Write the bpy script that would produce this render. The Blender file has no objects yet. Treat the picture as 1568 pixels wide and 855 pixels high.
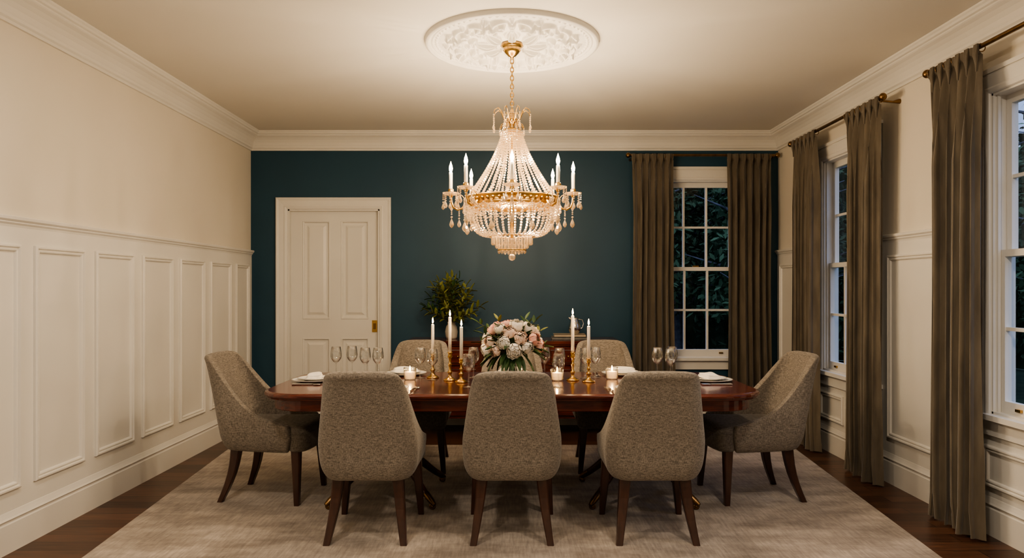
import bpy, bmesh, math, random
from mathutils import Vector, Matrix
random.seed(7)
sc = bpy.context.scene
COL = sc.collection
pi = math.pi
# ---------------------------------------------------------------- dimensions
CAMZ = 1.38; F = 1084.0
XL, XR, YB, YF, H = -2.63, 2.68, 7.13, -1.7, 2.94
RUGT = 0.012

# ---------------------------------------------------------------- materials
def new_mat(name):
    m = bpy.data.materials.new(name); m.use_nodes = True
    nt = m.node_tree; nt.nodes.clear()
    out = nt.nodes.new('ShaderNodeOutputMaterial')
    return m, nt, out
def N(nt, t, **kw):
    n = nt.nodes.new(t)
    for k, v in kw.items():
        if k in n.inputs: n.inputs[k].default_value = v
        else: setattr(n, k, v)
    return n
def c4(c): return (c[0], c[1], c[2], 1)
def mat(name, col, rough=0.5, metal=0.0, col2=None, nscale=8.0, stretch=(1,1,1), bump=0.0, bscale=None,
        spec=0.5, coat=0.0, sheen=0.0, emis=None, estr=0.0, detail=4.0, ramp=(0.35,0.65), trans=0.0):
    m, nt, out = new_mat(name)
    p = N(nt, 'ShaderNodeBsdfPrincipled')
    p.inputs['Base Color'].default_value = c4(col)
    p.inputs['Roughness'].default_value = rough
    p.inputs['Metallic'].default_value = metal
    p.inputs['Specular IOR Level'].default_value = spec
    p.inputs['Coat Weight'].default_value = coat
    p.inputs['Coat Roughness'].default_value = 0.1
    p.inputs['Sheen Weight'].default_value = sheen
    p.inputs['Transmission Weight'].default_value = trans
    if emis:
        p.inputs['Emission Color'].default_value = c4(emis); p.inputs['Emission Strength'].default_value = estr
    tc = N(nt, 'ShaderNodeTexCoord'); mp = N(nt, 'ShaderNodeMapping'); mp.inputs['Scale'].default_value = stretch
    nt.links.new(tc.outputs['Object'], mp.inputs['Vector'])
    if col2 is not None:
        nz = N(nt, 'ShaderNodeTexNoise'); nz.inputs['Scale'].default_value = nscale; nz.inputs['Detail'].default_value = detail
        nt.links.new(mp.outputs[0], nz.inputs['Vector'])
        r = N(nt, 'ShaderNodeValToRGB')
        r.color_ramp.elements[0].position = ramp[0]; r.color_ramp.elements[1].position = ramp[1]
        r.color_ramp.elements[0].color = c4(col); r.color_ramp.elements[1].color = c4(col2)
        nt.links.new(nz.outputs['Fac'], r.inputs[0]); nt.links.new(r.outputs[0], p.inputs['Base Color'])
    if bump > 0:
        nb = N(nt, 'ShaderNodeTexNoise'); nb.inputs['Scale'].default_value = bscale or nscale; nb.inputs['Detail'].default_value = 3
        nt.links.new(mp.outputs[0], nb.inputs['Vector'])
        b = N(nt, 'ShaderNodeBump'); b.inputs['Strength'].default_value = bump; b.inputs['Distance'].default_value = 0.004
        nt.links.new(nb.outputs['Fac'], b.inputs['Height']); nt.links.new(b.outputs[0], p.inputs['Normal'])
    nt.links.new(p.outputs[0], out.inputs[0])
    return m

M_wall = mat('cream_wall_paint', (.72,.67,.575), .75, col2=(.74,.69,.60), nscale=2, bump=.06, bscale=180)
M_trim = mat('white_trim_paint', (.76,.74,.69), .42, col2=(.78,.76,.71), nscale=2)
M_ceil = mat('ceiling_paint', (.72,.69,.625), .85, col2=(.74,.71,.645), nscale=1.5)
M_teal = mat('teal_wall_paint', (.012,.055,.094), .5, col2=(.014,.061,.103), nscale=2, bump=.06, bscale=180)
M_brass = mat('aged_brass', (.50,.31,.11), .28, 1.0, col2=(.60,.39,.15), nscale=20)
M_bronze = mat('bronze_rod', (.20,.12,.055), .35, 1.0, col2=(.28,.17,.08), nscale=20)
M_mahog = mat('mahogany', (.055,.010,.006), .22, col2=(.135,.026,.013), nscale=5, stretch=(1.2,9,9), coat=.5, detail=8)
M_mahogd = mat('dark_mahogany', (.04,.011,.007), .3, col2=(.075,.022,.012), nscale=5, stretch=(4,4,1), coat=.3, detail=6)
M_leg = mat('dark_walnut_leg', (.036,.013,.008), .3, col2=(.058,.022,.013), nscale=6, stretch=(6,6,1), coat=.3)
M_curt = mat('taupe_velvet', (.088,.071,.049), .75, col2=(.140,.115,.081), nscale=6, stretch=(3,3,.6), sheen=.5, bump=.15, bscale=60)
M_ivory = mat('ivory_candle', (.85,.80,.68), .5, col2=(.88,.83,.72), nscale=8)
M_china = mat('white_china', (.82,.80,.76), .15, col2=(.84,.82,.78), nscale=5)
M_napkin = mat('linen_napkin', (.78,.75,.69), .9, col2=(.82,.79,.73), nscale=90, bump=.2)
M_silver = mat('silver', (.7,.68,.64), .2, 1.0, col2=(.75,.73,.7), nscale=20)
M_leaf = mat('leaf_green', (.025,.065,.02), .45, col2=(.06,.12,.035), nscale=14)
M_leafy = mat('leaf_olive', (.13,.155,.032), .5, col2=(.20,.215,.052), nscale=14)
M_stem = mat('stem_brown', (.06,.045,.02), .7, col2=(.09,.07,.03), nscale=30)
M_wpet = mat('white_petal', (.86,.82,.74), .6, col2=(.88,.85,.78), nscale=20)
M_ppet = mat('pink_petal', (.78,.42,.35), .6, col2=(.85,.56,.48), nscale=20)
M_cpet = mat('blush_petal', (.84,.64,.53), .6, col2=(.86,.73,.63), nscale=20)
M_book1 = mat('book_cover_tan', (.36,.30,.22), .6, col2=(.40,.34,.26), nscale=20)
M_book2 = mat('book_cover_grey', (.12,.12,.115), .6, col2=(.16,.16,.15), nscale=20)
M_page = mat('book_pages', (.50,.45,.36), .9, col2=(.56,.51,.42), nscale=60)
M_vase = mat('ceramic_vase', (.42,.38,.32), .4, col2=(.5,.46,.4), nscale=12)

def fabric(name, a, b):
    m, nt, out = new_mat(name)
    p = N(nt, 'ShaderNodeBsdfPrincipled'); p.inputs['Roughness'].default_value = .9
    p.inputs['Sheen Weight'].default_value = .2; p.inputs['Specular IOR Level'].default_value = .2
    tc = N(nt, 'ShaderNodeTexCoord')
    mp1 = N(nt, 'ShaderNodeMapping'); mp1.inputs['Scale'].default_value = (380, 380, 50)
    mp2 = N(nt, 'ShaderNodeMapping'); mp2.inputs['Scale'].default_value = (50, 50, 380)
    n1 = N(nt, 'ShaderNodeTexNoise'); n1.inputs['Scale'].default_value = 1; n1.inputs['Detail'].default_value = 2
    n2 = N(nt, 'ShaderNodeTexNoise'); n2.inputs['Scale'].default_value = 1; n2.inputs['Detail'].default_value = 2
    nt.links.new(tc.outputs['Object'], mp1.inputs[0]); nt.links.new(tc.outputs['Object'], mp2.inputs[0])
    nt.links.new(mp1.outputs[0], n1.inputs['Vector']); nt.links.new(mp2.outputs[0], n2.inputs['Vector'])
    ad = N(nt, 'ShaderNodeMath', operation='ADD')
    nt.links.new(n1.outputs['Fac'], ad.inputs[0]); nt.links.new(n2.outputs['Fac'], ad.inputs[1])
    r = N(nt, 'ShaderNodeValToRGB')
    r.color_ramp.elements[0].position = .40; r.color_ramp.elements[1].position = .61
    mu = N(nt, 'ShaderNodeMath', operation='MULTIPLY'); mu.inputs[1].default_value = .5
    nt.links.new(ad.outputs[0], mu.inputs[0]); nt.links.new(mu.outputs[0], r.inputs[0])
    r.color_ramp.elements[0].color = c4(a); r.color_ramp.elements[1].color = c4(b)
    nt.links.new(r.outputs[0], p.inputs['Base Color'])
    bp = N(nt, 'ShaderNodeBump'); bp.inputs['Strength'].default_value = .3; bp.inputs['Distance'].default_value = .002
    nt.links.new(mu.outputs[0], bp.inputs['Height']); nt.links.new(bp.outputs[0], p.inputs['Normal'])
    nt.links.new(p.outputs[0], out.inputs[0])
    return m
M_tweed = fabric('greige_tweed', (.120,.104,.087), (.315,.278,.233))
M_tweedshade = fabric('shaded_tweed', (.095,.083,.07), (.21,.188,.158))  # same tweed, with the seat's shade put into a darker colour

def floor_mat():
    m, nt, out = new_mat('walnut_floorboards')
    p = N(nt, 'ShaderNodeBsdfPrincipled'); p.inputs['Roughness'].default_value = .33
    tc = N(nt, 'ShaderNodeTexCoord')
    br = N(nt, 'ShaderNodeTexBrick'); br.offset = .37
    br.inputs['Scale'].default_value = 1; br.inputs['Brick Width'].default_value = 1.5; br.inputs['Row Height'].default_value = .12
    br.inputs['Mortar Size'].default_value = .0025; br.inputs['Mortar'].default_value = (.006,.003,.002,1)
    br.inputs['Color1'].default_value = (.050,.021,.012,1); br.inputs['Color2'].default_value = (.125,.058,.032,1)
    nt.links.new(tc.outputs['Object'], br.inputs['Vector'])
    mp = N(nt, 'ShaderNodeMapping'); mp.inputs['Scale'].default_value = (1.5, 22, 1)
    nz = N(nt, 'ShaderNodeTexNoise'); nz.inputs['Scale'].default_value = 2.5; nz.inputs['Detail'].default_value = 8
    nt.links.new(tc.outputs['Object'], mp.inputs[0]); nt.links.new(mp.outputs[0], nz.inputs['Vector'])
    r = N(nt, 'ShaderNodeValToRGB'); r.color_ramp.elements[0].color = (.5,.5,.5,1); r.color_ramp.elements[1].color = (1.3,1.25,1.2,1)
    r.color_ramp.elements[0].position = .3; r.color_ramp.elements[1].position = .7
    nt.links.new(nz.outputs['Fac'], r.inputs[0])
    mx = N(nt, 'ShaderNodeMixRGB', blend_type='MULTIPLY'); mx.inputs[0].default_value = 1
    nt.links.new(br.outputs['Color'], mx.inputs[1]); nt.links.new(r.outputs[0], mx.inputs[2])
    nt.links.new(mx.outputs[0], p.inputs['Base Color'])
    nt.links.new(p.outputs[0], out.inputs[0]); return m
M_floor = floor_mat()
def rug_mat():
    m, nt, out = new_mat('distressed_rug')
    p = N(nt, 'ShaderNodeBsdfPrincipled'); p.inputs['Roughness'].default_value = .95; p.inputs['Sheen Weight'].default_value = .3
    p.inputs['Specular IOR Level'].default_value = .1
    tc = N(nt, 'ShaderNodeTexCoord')
    def layer(scale, sc_, det, lo, hi, a, b):
        mp = N(nt, 'ShaderNodeMapping'); mp.inputs['Scale'].default_value = scale
        nz = N(nt, 'ShaderNodeTexNoise'); nz.inputs['Scale'].default_value = sc_; nz.inputs['Detail'].default_value = det
        nz.inputs['Roughness'].default_value = .65
        nt.links.new(tc.outputs['Object'], mp.inputs[0]); nt.links.new(mp.outputs[0], nz.inputs['Vector'])
        r = N(nt, 'ShaderNodeValToRGB'); r.color_ramp.elements[0].position = lo; r.color_ramp.elements[1].position = hi
        r.color_ramp.elements[0].color = c4(a); r.color_ramp.elements[1].color = c4(b)
        nt.links.new(nz.outputs['Fac'], r.inputs[0]); return r, nz
    r1, _ = layer((1,2.2,1), 2.2, 12, .36, .64, (.225,.188,.157), (.46,.40,.345))
    r2, n2 = layer((70,7,1), 1.0, 5, .3, .7, (.68,.68,.68), (1.18,1.18,1.18))
    mx = N(nt, 'ShaderNodeMixRGB', blend_type='MULTIPLY'); mx.inputs[0].default_value = 1
    nt.links.new(r1.outputs[0], mx.inputs[1]); nt.links.new(r2.outputs[0], mx.inputs[2])
    nt.links.new(mx.outputs[0], p.inputs['Base Color'])
    bp = N(nt, 'ShaderNodeBump'); bp.inputs['Strength'].default_value = .3; bp.inputs['Distance'].default_value = .004
    nt.links.new(n2.outputs['Fac'], bp.inputs['Height']); nt.links.new(bp.outputs[0], p.inputs['Normal'])
    nt.links.new(p.outputs[0], out.inputs[0]); return m
M_rug = rug_mat()
def glass_mat(name, lo=.06, hi=.55, tint=(.97,.98,.98), rough=.02, blend=.35):
    m, nt, out = new_mat(name)
    t = N(nt, 'ShaderNodeBsdfTransparent'); t.inputs[0].default_value = c4(tint)
    g = N(nt, 'ShaderNodeBsdfGlossy'); g.inputs['Roughness'].default_value = rough
    lw = N(nt, 'ShaderNodeLayerWeight'); lw.inputs['Blend'].default_value = blend
    mr = N(nt, 'ShaderNodeMapRange'); mr.inputs['To Min'].default_value = lo; mr.inputs['To Max'].default_value = hi
    nt.links.new(lw.outputs['Facing'], mr.inputs['Value'])
    mx = N(nt, 'ShaderNodeMixShader'); nt.links.new(mr.outputs[0], mx.inputs[0])
    nt.links.new(t.outputs[0], mx.inputs[1]); nt.links.new(g.outputs[0], mx.inputs[2])
    nt.links.new(mx.outputs[0], out.inputs[0]); return m
M_glass = glass_mat('drinking_glass', .06, .85)
M_pane = glass_mat('window_glass', .04, .25)
def crystal_mat():
    m, nt, out = new_mat('cut_crystal')
    t = N(nt, 'ShaderNodeBsdfTransparent'); t.inputs[0].default_value = (1,.95,.87,1)
    g = N(nt, 'ShaderNodeBsdfGlossy'); g.inputs['Roughness'].default_value = .12; g.inputs[0].default_value = (1,.93,.82,1)
    d = N(nt, 'ShaderNodeBsdfTranslucent'); d.inputs[0].default_value = (.85,.69,.48,1)
    d2 = N(nt, 'ShaderNodeBsdfDiffuse'); d2.inputs[0].default_value = (.70,.56,.39,1)
    a = N(nt, 'ShaderNodeMixShader'); a.inputs[0].default_value = .5
    nt.links.new(d.outputs[0], a.inputs[1]); nt.links.new(d2.outputs[0], a.inputs[2])
    b = N(nt, 'ShaderNodeMixShader'); b.inputs[0].default_value = .70
    nt.links.new(a.outputs[0], b.inputs[1]); nt.links.new(g.outputs[0], b.inputs[2])
    c = N(nt, 'ShaderNodeMixShader'); c.inputs[0].default_value = .28
    nt.links.new(b.outputs[0], c.inputs[1]); nt.links.new(t.outputs[0], c.inputs[2])
    nt.links.new(c.outputs[0], out.inputs[0]); return m
M_crys = crystal_mat()
def flame_mat(name, col, s, mix=.5):
    m, nt, out = new_mat(name)
    e = N(nt, 'ShaderNodeEmission'); e.inputs[0].default_value = c4(col); e.inputs[1].default_value = s
    t = N(nt, 'ShaderNodeBsdfTransparent')
    x = N(nt, 'ShaderNodeMixShader'); x.inputs[0].default_value = mix
    nt.links.new(e.outputs[0], x.inputs[1]); nt.links.new(t.outputs[0], x.inputs[2])
    nt.links.new(x.outputs[0], out.inputs[0]); return m
M_bulb = flame_mat('bulb_glow', (1,.70,.36), 40)
M_flame = flame_mat('candle_flame', (1,.60,.22), 30)
M_tree = mat('tree_leaf', (.030,.060,.028), .9, col2=(.095,.155,.075), nscale=1.2, detail=6, spec=.15)
M_bark = mat('tree_bark', (.09,.09,.10), .9, col2=(.17,.17,.19), nscale=10)
M_grass = mat('lawn_grass', (.03,.06,.03), .9, col2=(.06,.10,.05), nscale=3)

# ---------------------------------------------------------------- mesh builder
def ortho(d):
    d = Vector(d).normalized()
    a = Vector((0,0,1)) if abs(d.z) < .9 else Vector((1,0,0))
    u = d.cross(a).normalized(); v = d.cross(u).normalized()
    return d, u, v
ICO = None
class MB:
    def __init__(s): s.v=[]; s.f=[]; s.m=[]; s.sm=[]; s.mats=[]
    def mi(s, mt):
        if mt not in s.mats: s.mats.append(mt)
        return s.mats.index(mt)
    def add(s, vs, fs, mt, smooth=True):
        o = len(s.v); i = s.mi(mt)
        s.v.extend([tuple(q) for q in vs])
        for f in fs:
            s.f.append([o+k for k in f]); s.m.append(i); s.sm.append(smooth)
    def box(s, x0,x1,y0,y1,z0,z1, mt, Mp=None):
        vs = [(x,y,z) for x in (x0,x1) for y in (y0,y1) for z in (z0,z1)]
        if Mp: vs = [Mp(*q) for q in vs]
        s.add(vs, [(0,1,3,2),(4,6,7,5),(0,4,5,1),(2,3,7,6),(0,2,6,4),(1,5,7,3)], mt, False)
    def grid(s, rows, mt, smooth=True, closeu=False, closev=False):
        nr=len(rows); nc=len(rows[0]); vs=[p for r in rows for p in r]; fs=[]
        for i in range(nr if closev else nr-1):
            for j in range(nc if closeu else nc-1):
                i2=(i+1)%nr; j2=(j+1)%nc
                fs.append((i*nc+j, i*nc+j2, i2*nc+j2, i2*nc+j))
        s.add(vs, fs, mt, smooth)
    def lathe(s, prof, c, mt, segs=20, smooth=True, cap=True):
        rows=[[(c[0]+r*math.cos(2*pi*k/segs), c[1]+r*math.sin(2*pi*k/segs), c[2]+z) for k in range(segs)] for r,z in prof]
        s.grid(rows, mt, smooth, closeu=True)
        if cap:
            for idx in (0,-1):
                if prof[idx][0] > 1e-4:
                    s.add(rows[idx], [tuple(range(segs))], mt, False)
    def tube(s, pts, rad, mt, segs=8, smooth=True, cap=True, flat=1.0):
        pts=[Vector(p) for p in pts]; n=len(pts)
        if not hasattr(rad,'__len__'): rad=[rad]*n
        d,u,v = ortho(pts[1]-pts[0]); rows=[]
        for i,p in enumerate(pts):
            t=(pts[min(i+1,n-1)]-pts[max(i-1,0)]).normalized()
            u=(u-t*u.dot(t)).normalized(); v=t.cross(u)
            rows.append([p+(u*math.cos(2*pi*k/segs)*flat+v*math.sin(2*pi*k/segs))*rad[i] for k in range(segs)])
        s.grid(rows, mt, smooth, closeu=True)
        if cap:
            s.add(rows[0],[tuple(range(segs))],mt,False); s.add(rows[-1],[tuple(range(segs))],mt,False)
    def torus(s, c, R, r, mt, segs=32, rs=6, axis='Z', sz=1.0):
        rows=[]
        for i in range(segs):
            a=2*pi*i/segs; row=[]
            for j in range(rs):
                b=2*pi*j/rs; rr=R+r*math.cos(b); z=r*math.sin(b)*sz
                p={'Z':(rr*math.cos(a),rr*math.sin(a),z),'Y':(rr*math.cos(a),z,rr*math.sin(a)),'X':(z,rr*math.cos(a),rr*math.sin(a))}[axis]
                row.append((c[0]+p[0],c[1]+p[1],c[2]+p[2]))
            rows.append(row)
        s.grid(rows, mt, True, closeu=True, closev=True)
    def sph(s, c, r, mt, segs=12, rings=8, sc=(1,1,1)):
        rows=[[(c[0]+sc[0]*r*math.sin(pi*i/rings)*math.cos(2*pi*k/segs), c[1]+sc[1]*r*math.sin(pi*i/rings)*math.sin(2*pi*k/segs), c[2]-sc[2]*r*math.cos(pi*i/rings)) for k in range(segs)] for i in range(rings+1)]
        s.grid(rows, mt, True, closeu=True)
    def bead(s, c, r, mt, szz=1.0):
        global ICO
        if ICO is None:
            b=bmesh.new(); bmesh.ops.create_icosphere(b, subdivisions=1, radius=1)
            ICO=([tuple(v.co) for v in b.verts],[tuple(v.index for v in f.verts) for f in b.faces]); b.free()
        s.add([(c[0]+r*x,c[1]+r*y,c[2]+r*z*szz) for x,y,z in ICO[0]], ICO[1], mt, False)
    def petal(s, base, d, up, L, W, curl, mt, nu=4, nv=3, cup=.22):
        d=Vector(d).normalized(); up=Vector(up); up=(up-d*up.dot(d))
        up = up.normalized() if up.length>1e-5 else ortho(d)[1]
        side=d.cross(up); rows=[]; base=Vector(base)
        for i in range(nu+1):
            t=i/nu; w=W*math.sin(pi*min(.97,max(.04,t**.8)))**.7*.5; row=[]
            for j in range(nv+1):
                q=j/nv*2-1
                row.append(base+d*L*t+up*(curl*L*t*t+abs(q)**2*W*cup)+side*w*q)
            rows.append(row)
        s.grid(rows, mt, True)
    def obj(s, name, parent=None, loc=(0,0,0), rot=(0,0,0), fix=True):
        me=bpy.data.meshes.new(name); me.from_pydata(s.v,[],s.f)
        for m_ in s.mats: me.materials.append(m_)
        me.polygons.foreach_set('material_index', s.m); me.polygons.foreach_set('use_smooth', s.sm)
        if fix:
            b=bmesh.new(); b.from_mesh(me)
            bmesh.ops.recalc_face_normals(b, faces=b.faces); b.to_mesh(me); b.free()
        me.update()
        return place(me, name, parent, loc, rot)
def place(me, name, parent=None, loc=(0,0,0), rot=(0,0,0)):
    o=bpy.data.objects.new(name, me); o.location=loc; o.rotation_euler=rot
    COL.objects.link(o)
    if parent: o.parent=parent
    return o
def empty(name, loc=(0,0,0), rot=(0,0,0)):
    o=bpy.data.objects.new(name, None); o.location=loc; o.rotation_euler=rot; o.empty_display_size=.1
    COL.objects.link(o); return o
def light(kind, loc, energy, col, parent=None, rot=(0,0,0), name='lamp_light', **kw):
    l=bpy.data.lights.new(name, kind); l.energy=energy; l.color=col
    for k,v in kw.items(): setattr(l,k,v)
    o=bpy.data.objects.new(name,l); o.location=loc; o.rotation_euler=rot; COL.objects.link(o)
    if parent: o.parent=parent
    return o

# wall mappings (u along wall, o outwards into the room, z)
ML=lambda u,o,z:(XL+o,u,z)
MR=lambda u,o,z:(XR-o,u,z)
MBk=lambda u,o,z:(u,YB-o,z)
MF=lambda u,o,z:(u,YF+o,z)
def wall_cells(mb, Mp, u0,u1,z0,z1,o0,o1, openings, mt):
    us=sorted(set([u0,u1]+[x for op in openings for x in op[:2] if u0<x<u1]))
    for a,b in zip(us[:-1],us[1:]):
        mid=(a+b)/2; blocks=sorted([(op[2],op[3]) for op in openings if op[0]<mid<op[1]])
        z=z0
        for lo,hi in blocks:
            if lo>z: mb.box(a,b,o0,o1,z,min(lo,z1),mt,Mp)
            z=max(z,hi)
        if z<z1: mb.box(a,b,o0,o1,z,z1,mt,Mp)
def profile(mb, Mp, u0,u1, prof, mt):
    rows=[[Mp(u,o,z) for z,o in prof] for u in (u0,u1)]
    mb.grid(rows, mt, False)
    for r in rows: mb.add(r,[tuple(range(len(r)))],mt,False)
def frame(mb, Mp, u0,u1,z0,z1, prof, mt, fill=False, base=0):
    rows=[]
    for i,o in prof:
        rows.append([Mp(u0+i,base+o,z0+i),Mp(u1-i,base+o,z0+i),Mp(u1-i,base+o,z1-i),Mp(u0+i,base+o,z1-i)])
    mb.grid(rows, mt, False, closeu=True)
    if fill: mb.add(rows[-1],[(0,1,2,3)],mt,False)

# ---------------------------------------------------------------- room shell
WT=.115
winA=(5.23,6.07,.68,2.46); winB=(3.10,3.94,.68,2.46); winC=(1.46,2.26,.68,2.46)
doorO=(-2.255,-1.335,-.01,2.17)
b=MB(); wall_cells(b,ML,YF-WT,YB+WT,0,H,-WT,0,[],M_wall); b.obj('wall_left')
b=MB(); wall_cells(b,MR,YF-WT,YB+WT,0,H,-WT,0,[winA,winB],M_wall); b.obj('wall_right')
b=MB(); wall_cells(b,MBk,XL,XR,0,H,-WT,0,[winC,doorO],M_teal); b.obj('wall_back')
b=MB(); wall_cells(b,MF,XL,XR,0,H,-WT,0,[],M_wall); b.obj('wall_front')
b=MB(); b.box(XL-WT,XR+WT,YF-WT,YB+WT,-.12,0,M_floor); b.obj('floor')
b=MB(); b.box(XL-WT,XR+WT,YF-WT,YB+WT,H,H+.12,M_ceil); b.obj('ceiling')
cr=[(2.76,0),(2.76,.014),(2.775,.018),(2.785,.028),(2.80,.030),(2.81,.034),(2.835,.042),(2.86,.058),(2.88,.078),(2.892,.098),(2.898,.104),(2.905,.106),(2.91,.118),(2.922,.122),(2.93,.130),(2.94,.132)]
b=MB(); rows=[]
for z,o in cr: rows.append([(XL+o,YF+o,z),(XR-o,YF+o,z),(XR-o,YB-o,z),(XL+o,YB-o,z)])
b.grid(rows,M_trim,False,closeu=True); b.obj('trim_crown_moulding')
bp=[(0,0),(0,.022),(.15,.022),(.158,.018),(.165,.018),(.175,.026),(.185,.020),(.20,.014),(.212,.010),(.215,0)]
def baseboard(name, Mp, segs, extra=None):
    b=MB()
    for u0,u1 in segs: profile(b,Mp,u0,u1,bp,M_trim)
    b.obj(name)
baseboard('baseboard_left',ML,[(YF,YB)]); baseboard('baseboard_right',MR,[(YF,YB)])
baseboard('baseboard_back',MBk,[(XL+.02,-2.375),(-1.215,XR-.02)]); baseboard('baseboard_front',MF,[(XL+.02,XR-.02)])
PF=[(0,0),(0,.013),(.006,.019),(.014,.019),(.020,.007),(.028,.014),(.034,.012),(.040,.001),(.040,0)]
rail=[(1.70,0),(1.70,.008),(1.712,.012),(1.722,.022),(1.728,.022),(1.738,.034),(1.752,.036),(1.757,.028),(1.76,.0)]
WO=.008
def wainscot(name, Mp, segs, openings, panels):
    b=MB(); wall_cells(b,Mp,YF,YB,.0,1.74,0,WO,openings,M_trim)
    for u0,u1 in segs: profile(b,Mp,u0,u1,rail,M_trim)
    for p in panels: frame(b,Mp,p[0],p[1],p[2],p[3],PF,M_trim,base=WO)
    b.obj(name)
lp=[]
k=-9
while True:
    a=3.879+.565*k; e=a+.45
    if a>YB-.2: break
    if a>YF+.05: lp.append((a,min(e,YB-.09),.32,1.61))
    k+=1
wainscot('trim_wainscot_left',ML,[(YF,YB)],[],lp)
cas=.11
rp=[(6.27,7.04,.32,1.61),(4.15,5.02,.32,1.61),(2.2,2.9,.32,1.61),(1.4,2.08,.32,1.61),(.6,1.28,.32,1.61),(-.2,.48,.32,1.61),(-1.0,-.32,.32,1.61)]
for w in (winA,winB):
    m_=(w[0]+w[1])/2; rp+=[(w[0]-.06,m_-.05,.27,.50),(m_+.05,w[1]+.06,.27,.50)]
wainscot('trim_wainscot_right',MR,[(YF,winB[0]-cas),(winB[1]+cas,winA[0]-cas),(winA[1]+cas,YB)],[winA,winB],rp)

# ---------------------------------------------------------------- windows
def window(name, Mp, w):
    u0,u1,z0,z1=w; e=empty(name, Mp((u0+u1)/2,0,z0))
    inv=Vector(e.location)
    def P(u,o,z):
        q=Vector(Mp(u,o,z))-inv; return tuple(q)
    b=MB(); t=M_trim
    cp=[(0,0),(0,.022),(.012,.028),(.03,.026),(.075,.018),(.085,.022),(.105,.016),(cas,.008),(cas,0)]
    rows=[]
    for i,o in cp:
        rows.append([P(u0-cas+i,o+WO,z0-.0),P(u0-cas+i,o+WO,z1+cas-i),P(u1+cas-i,o+WO,z1+cas-i),P(u1+cas-i,o+WO,z0-.0)])
    b.grid(rows,t,False)
    b.box(u0-cas-.01,u1+cas+.01,0,.04,z1+cas,z1+cas+.025,t,P)
    b.box(u0-cas-.02,u1+cas+.02,-.05,.062,z0-.03,z0,t,P)
    b.box(u0-cas,u1+cas,0,.026,z0-.12,z0-.03,t,P)
    th=.012
    b.box(u0,u0+th,-WT,0.01,z0,z1,t,P); b.box(u1-th,u1,-WT,0.01,z0,z1,t,P)
    b.box(u0,u1,-WT,0.01,z1-th,z1,t,P); b.box(u0,u1,-WT,0.01,z0,z0+th,t,P)
    for uu in ((u0+th,u0+th+.014),(u1-th-.014,u1-th)): b.box(uu[0],uu[1],-.024,-.008,z0,z1,t,P)
    b.obj('window_frame',e,fix=True)
    a0,a1=u0+th+.004,u1-th-.004; zm=(z0+z1)/2
    for nm,zl,zh,oo in (('lower_sash',z0+th,zm+.02,-.062),('upper_sash',zm-.02,z1-th,-.100)):
        b=MB(); st=.038; o0,o1=oo,oo+.036
        b.box(a0,a0+st,o0,o1,zl,zh,t,P); b.box(a1-st,a1,o0,o1,zl,zh,t,P)
        bl=.065 if nm=='lower_sash' else .038; tl=.038 if nm=='lower_sash' else .05
        b.box(a0+st,a1-st,o0,o1,zl,zl+bl,t,P); b.box(a0+st,a1-st,o0,o1,zh-tl,zh,t,P)
        gw=(a1-a0-2*st)
        for k in (1,2):
            c=a0+st+gw*k/3; b.box(c-.010,c+.010,o0+.006,o1-.004,zl+bl,zh-tl,t,P)
        c=(zl+bl+zh-tl)/2; b.box(a0+st,a1-st,o0+.007,o1-.005,c-.010,c+.010,t,P)
        b.obj(nm,e)
        g=MB(); om=(o0+o1)/2; g.add([P(a0+st,om,zl+bl),P(a1-st,om,zl+bl),P(a1-st,om,zh-tl),P(a0+st,om,zh-tl)],[(0,1,2,3)],M_pane,False)
        g.obj(nm+'_glass',e)
    b=MB(); c=(a0+a1)/2
    b.box(c-.03,c+.03,-.06,-.035,zm+.02,zm+.035,M_brass,P)
    for q in (-.25,.25): b.box(c+q-.02,c+q+.02,-.027,-.012,z0+.035,z0+.05,M_brass,P)
    b.obj('sash_lock',e)
window('window_1',MBk,winC); window('window_2',MR,winA); window('window_3',MR,winB)

# ---------------------------------------------------------------- door
e=empty('door_1',(-1.795,YB,0)); inv=Vector(e.location)
P=lambda u,o,z: tuple(Vector(MBk(u,o,z))-inv)
b=MB(); u0,u1,_,z1=doorO
cp=[(0,0),(0,.026),(.010,.034),(.022,.030),(.03,.024),(.08,.018),(.088,.022),(.10,.018),(.115,.012),(.118,0)]
rows=[[P(u0-.118+i,o,0),P(u0-.118+i,o,z1+.118-i),P(u1+.118-i,o,z1+.118-i),P(u1+.118-i,o,0)] for i,o in cp]
b.grid(rows,M_trim,False)
b.box(u0,u0+.014,-WT,.004,0,z1,M_trim,P); b.box(u1-.014,u1,-WT,.004,0,z1,M_trim,P); b.box(u0,u1,-WT,.004,z1-.014,z1,M_trim,P)
b.obj('door_casing',e)
b=MB(); d0,d1,dz0,dz1=u0+.014,u1-.014,.0,z1-.014; fo=-.055
b.box(d0,d1,fo-.050,fo-.016,dz0,dz1,M_trim,P)
cols=[(d0,d0+.115),(d0+.395,d0+.505),(d1-.105,d1)]
rws=[(dz0,.22),(.87,1.06),(2.06,dz1)]
c1=(d0+.115,d0+.395); c2=(d0+.505,d1-.105); r1=(.22,.87); r2=(1.06,2.06)
for c in cols: b.box(c[0],c[1],fo-.02,fo,dz0,dz1,M_trim,P)
for c in (c1,c2):
    for r in rws: b.box(c[0],c[1],fo-.02,fo,r[0],r[1],M_trim,P)
    for r in (r1,r2):
        frame(b,P,c[0],c[1],r[0],r[1],[(0,0),(.006,.005),(.014,.002),(.020,-.015),(.045,-.015),(.07,-.003)],M_trim,True,base=fo)
b.obj('door_slab',e)
b=MB(); hc=d1-.045
b.box(hc-.026,hc+.026,fo,fo+.004,.90+.03,1.05,M_brass,P); b.box(hc-.014,hc+.014,fo+.004,fo+.008,.96,1.02,M_bronze,P)
b.obj('flush_pull',e)

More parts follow.
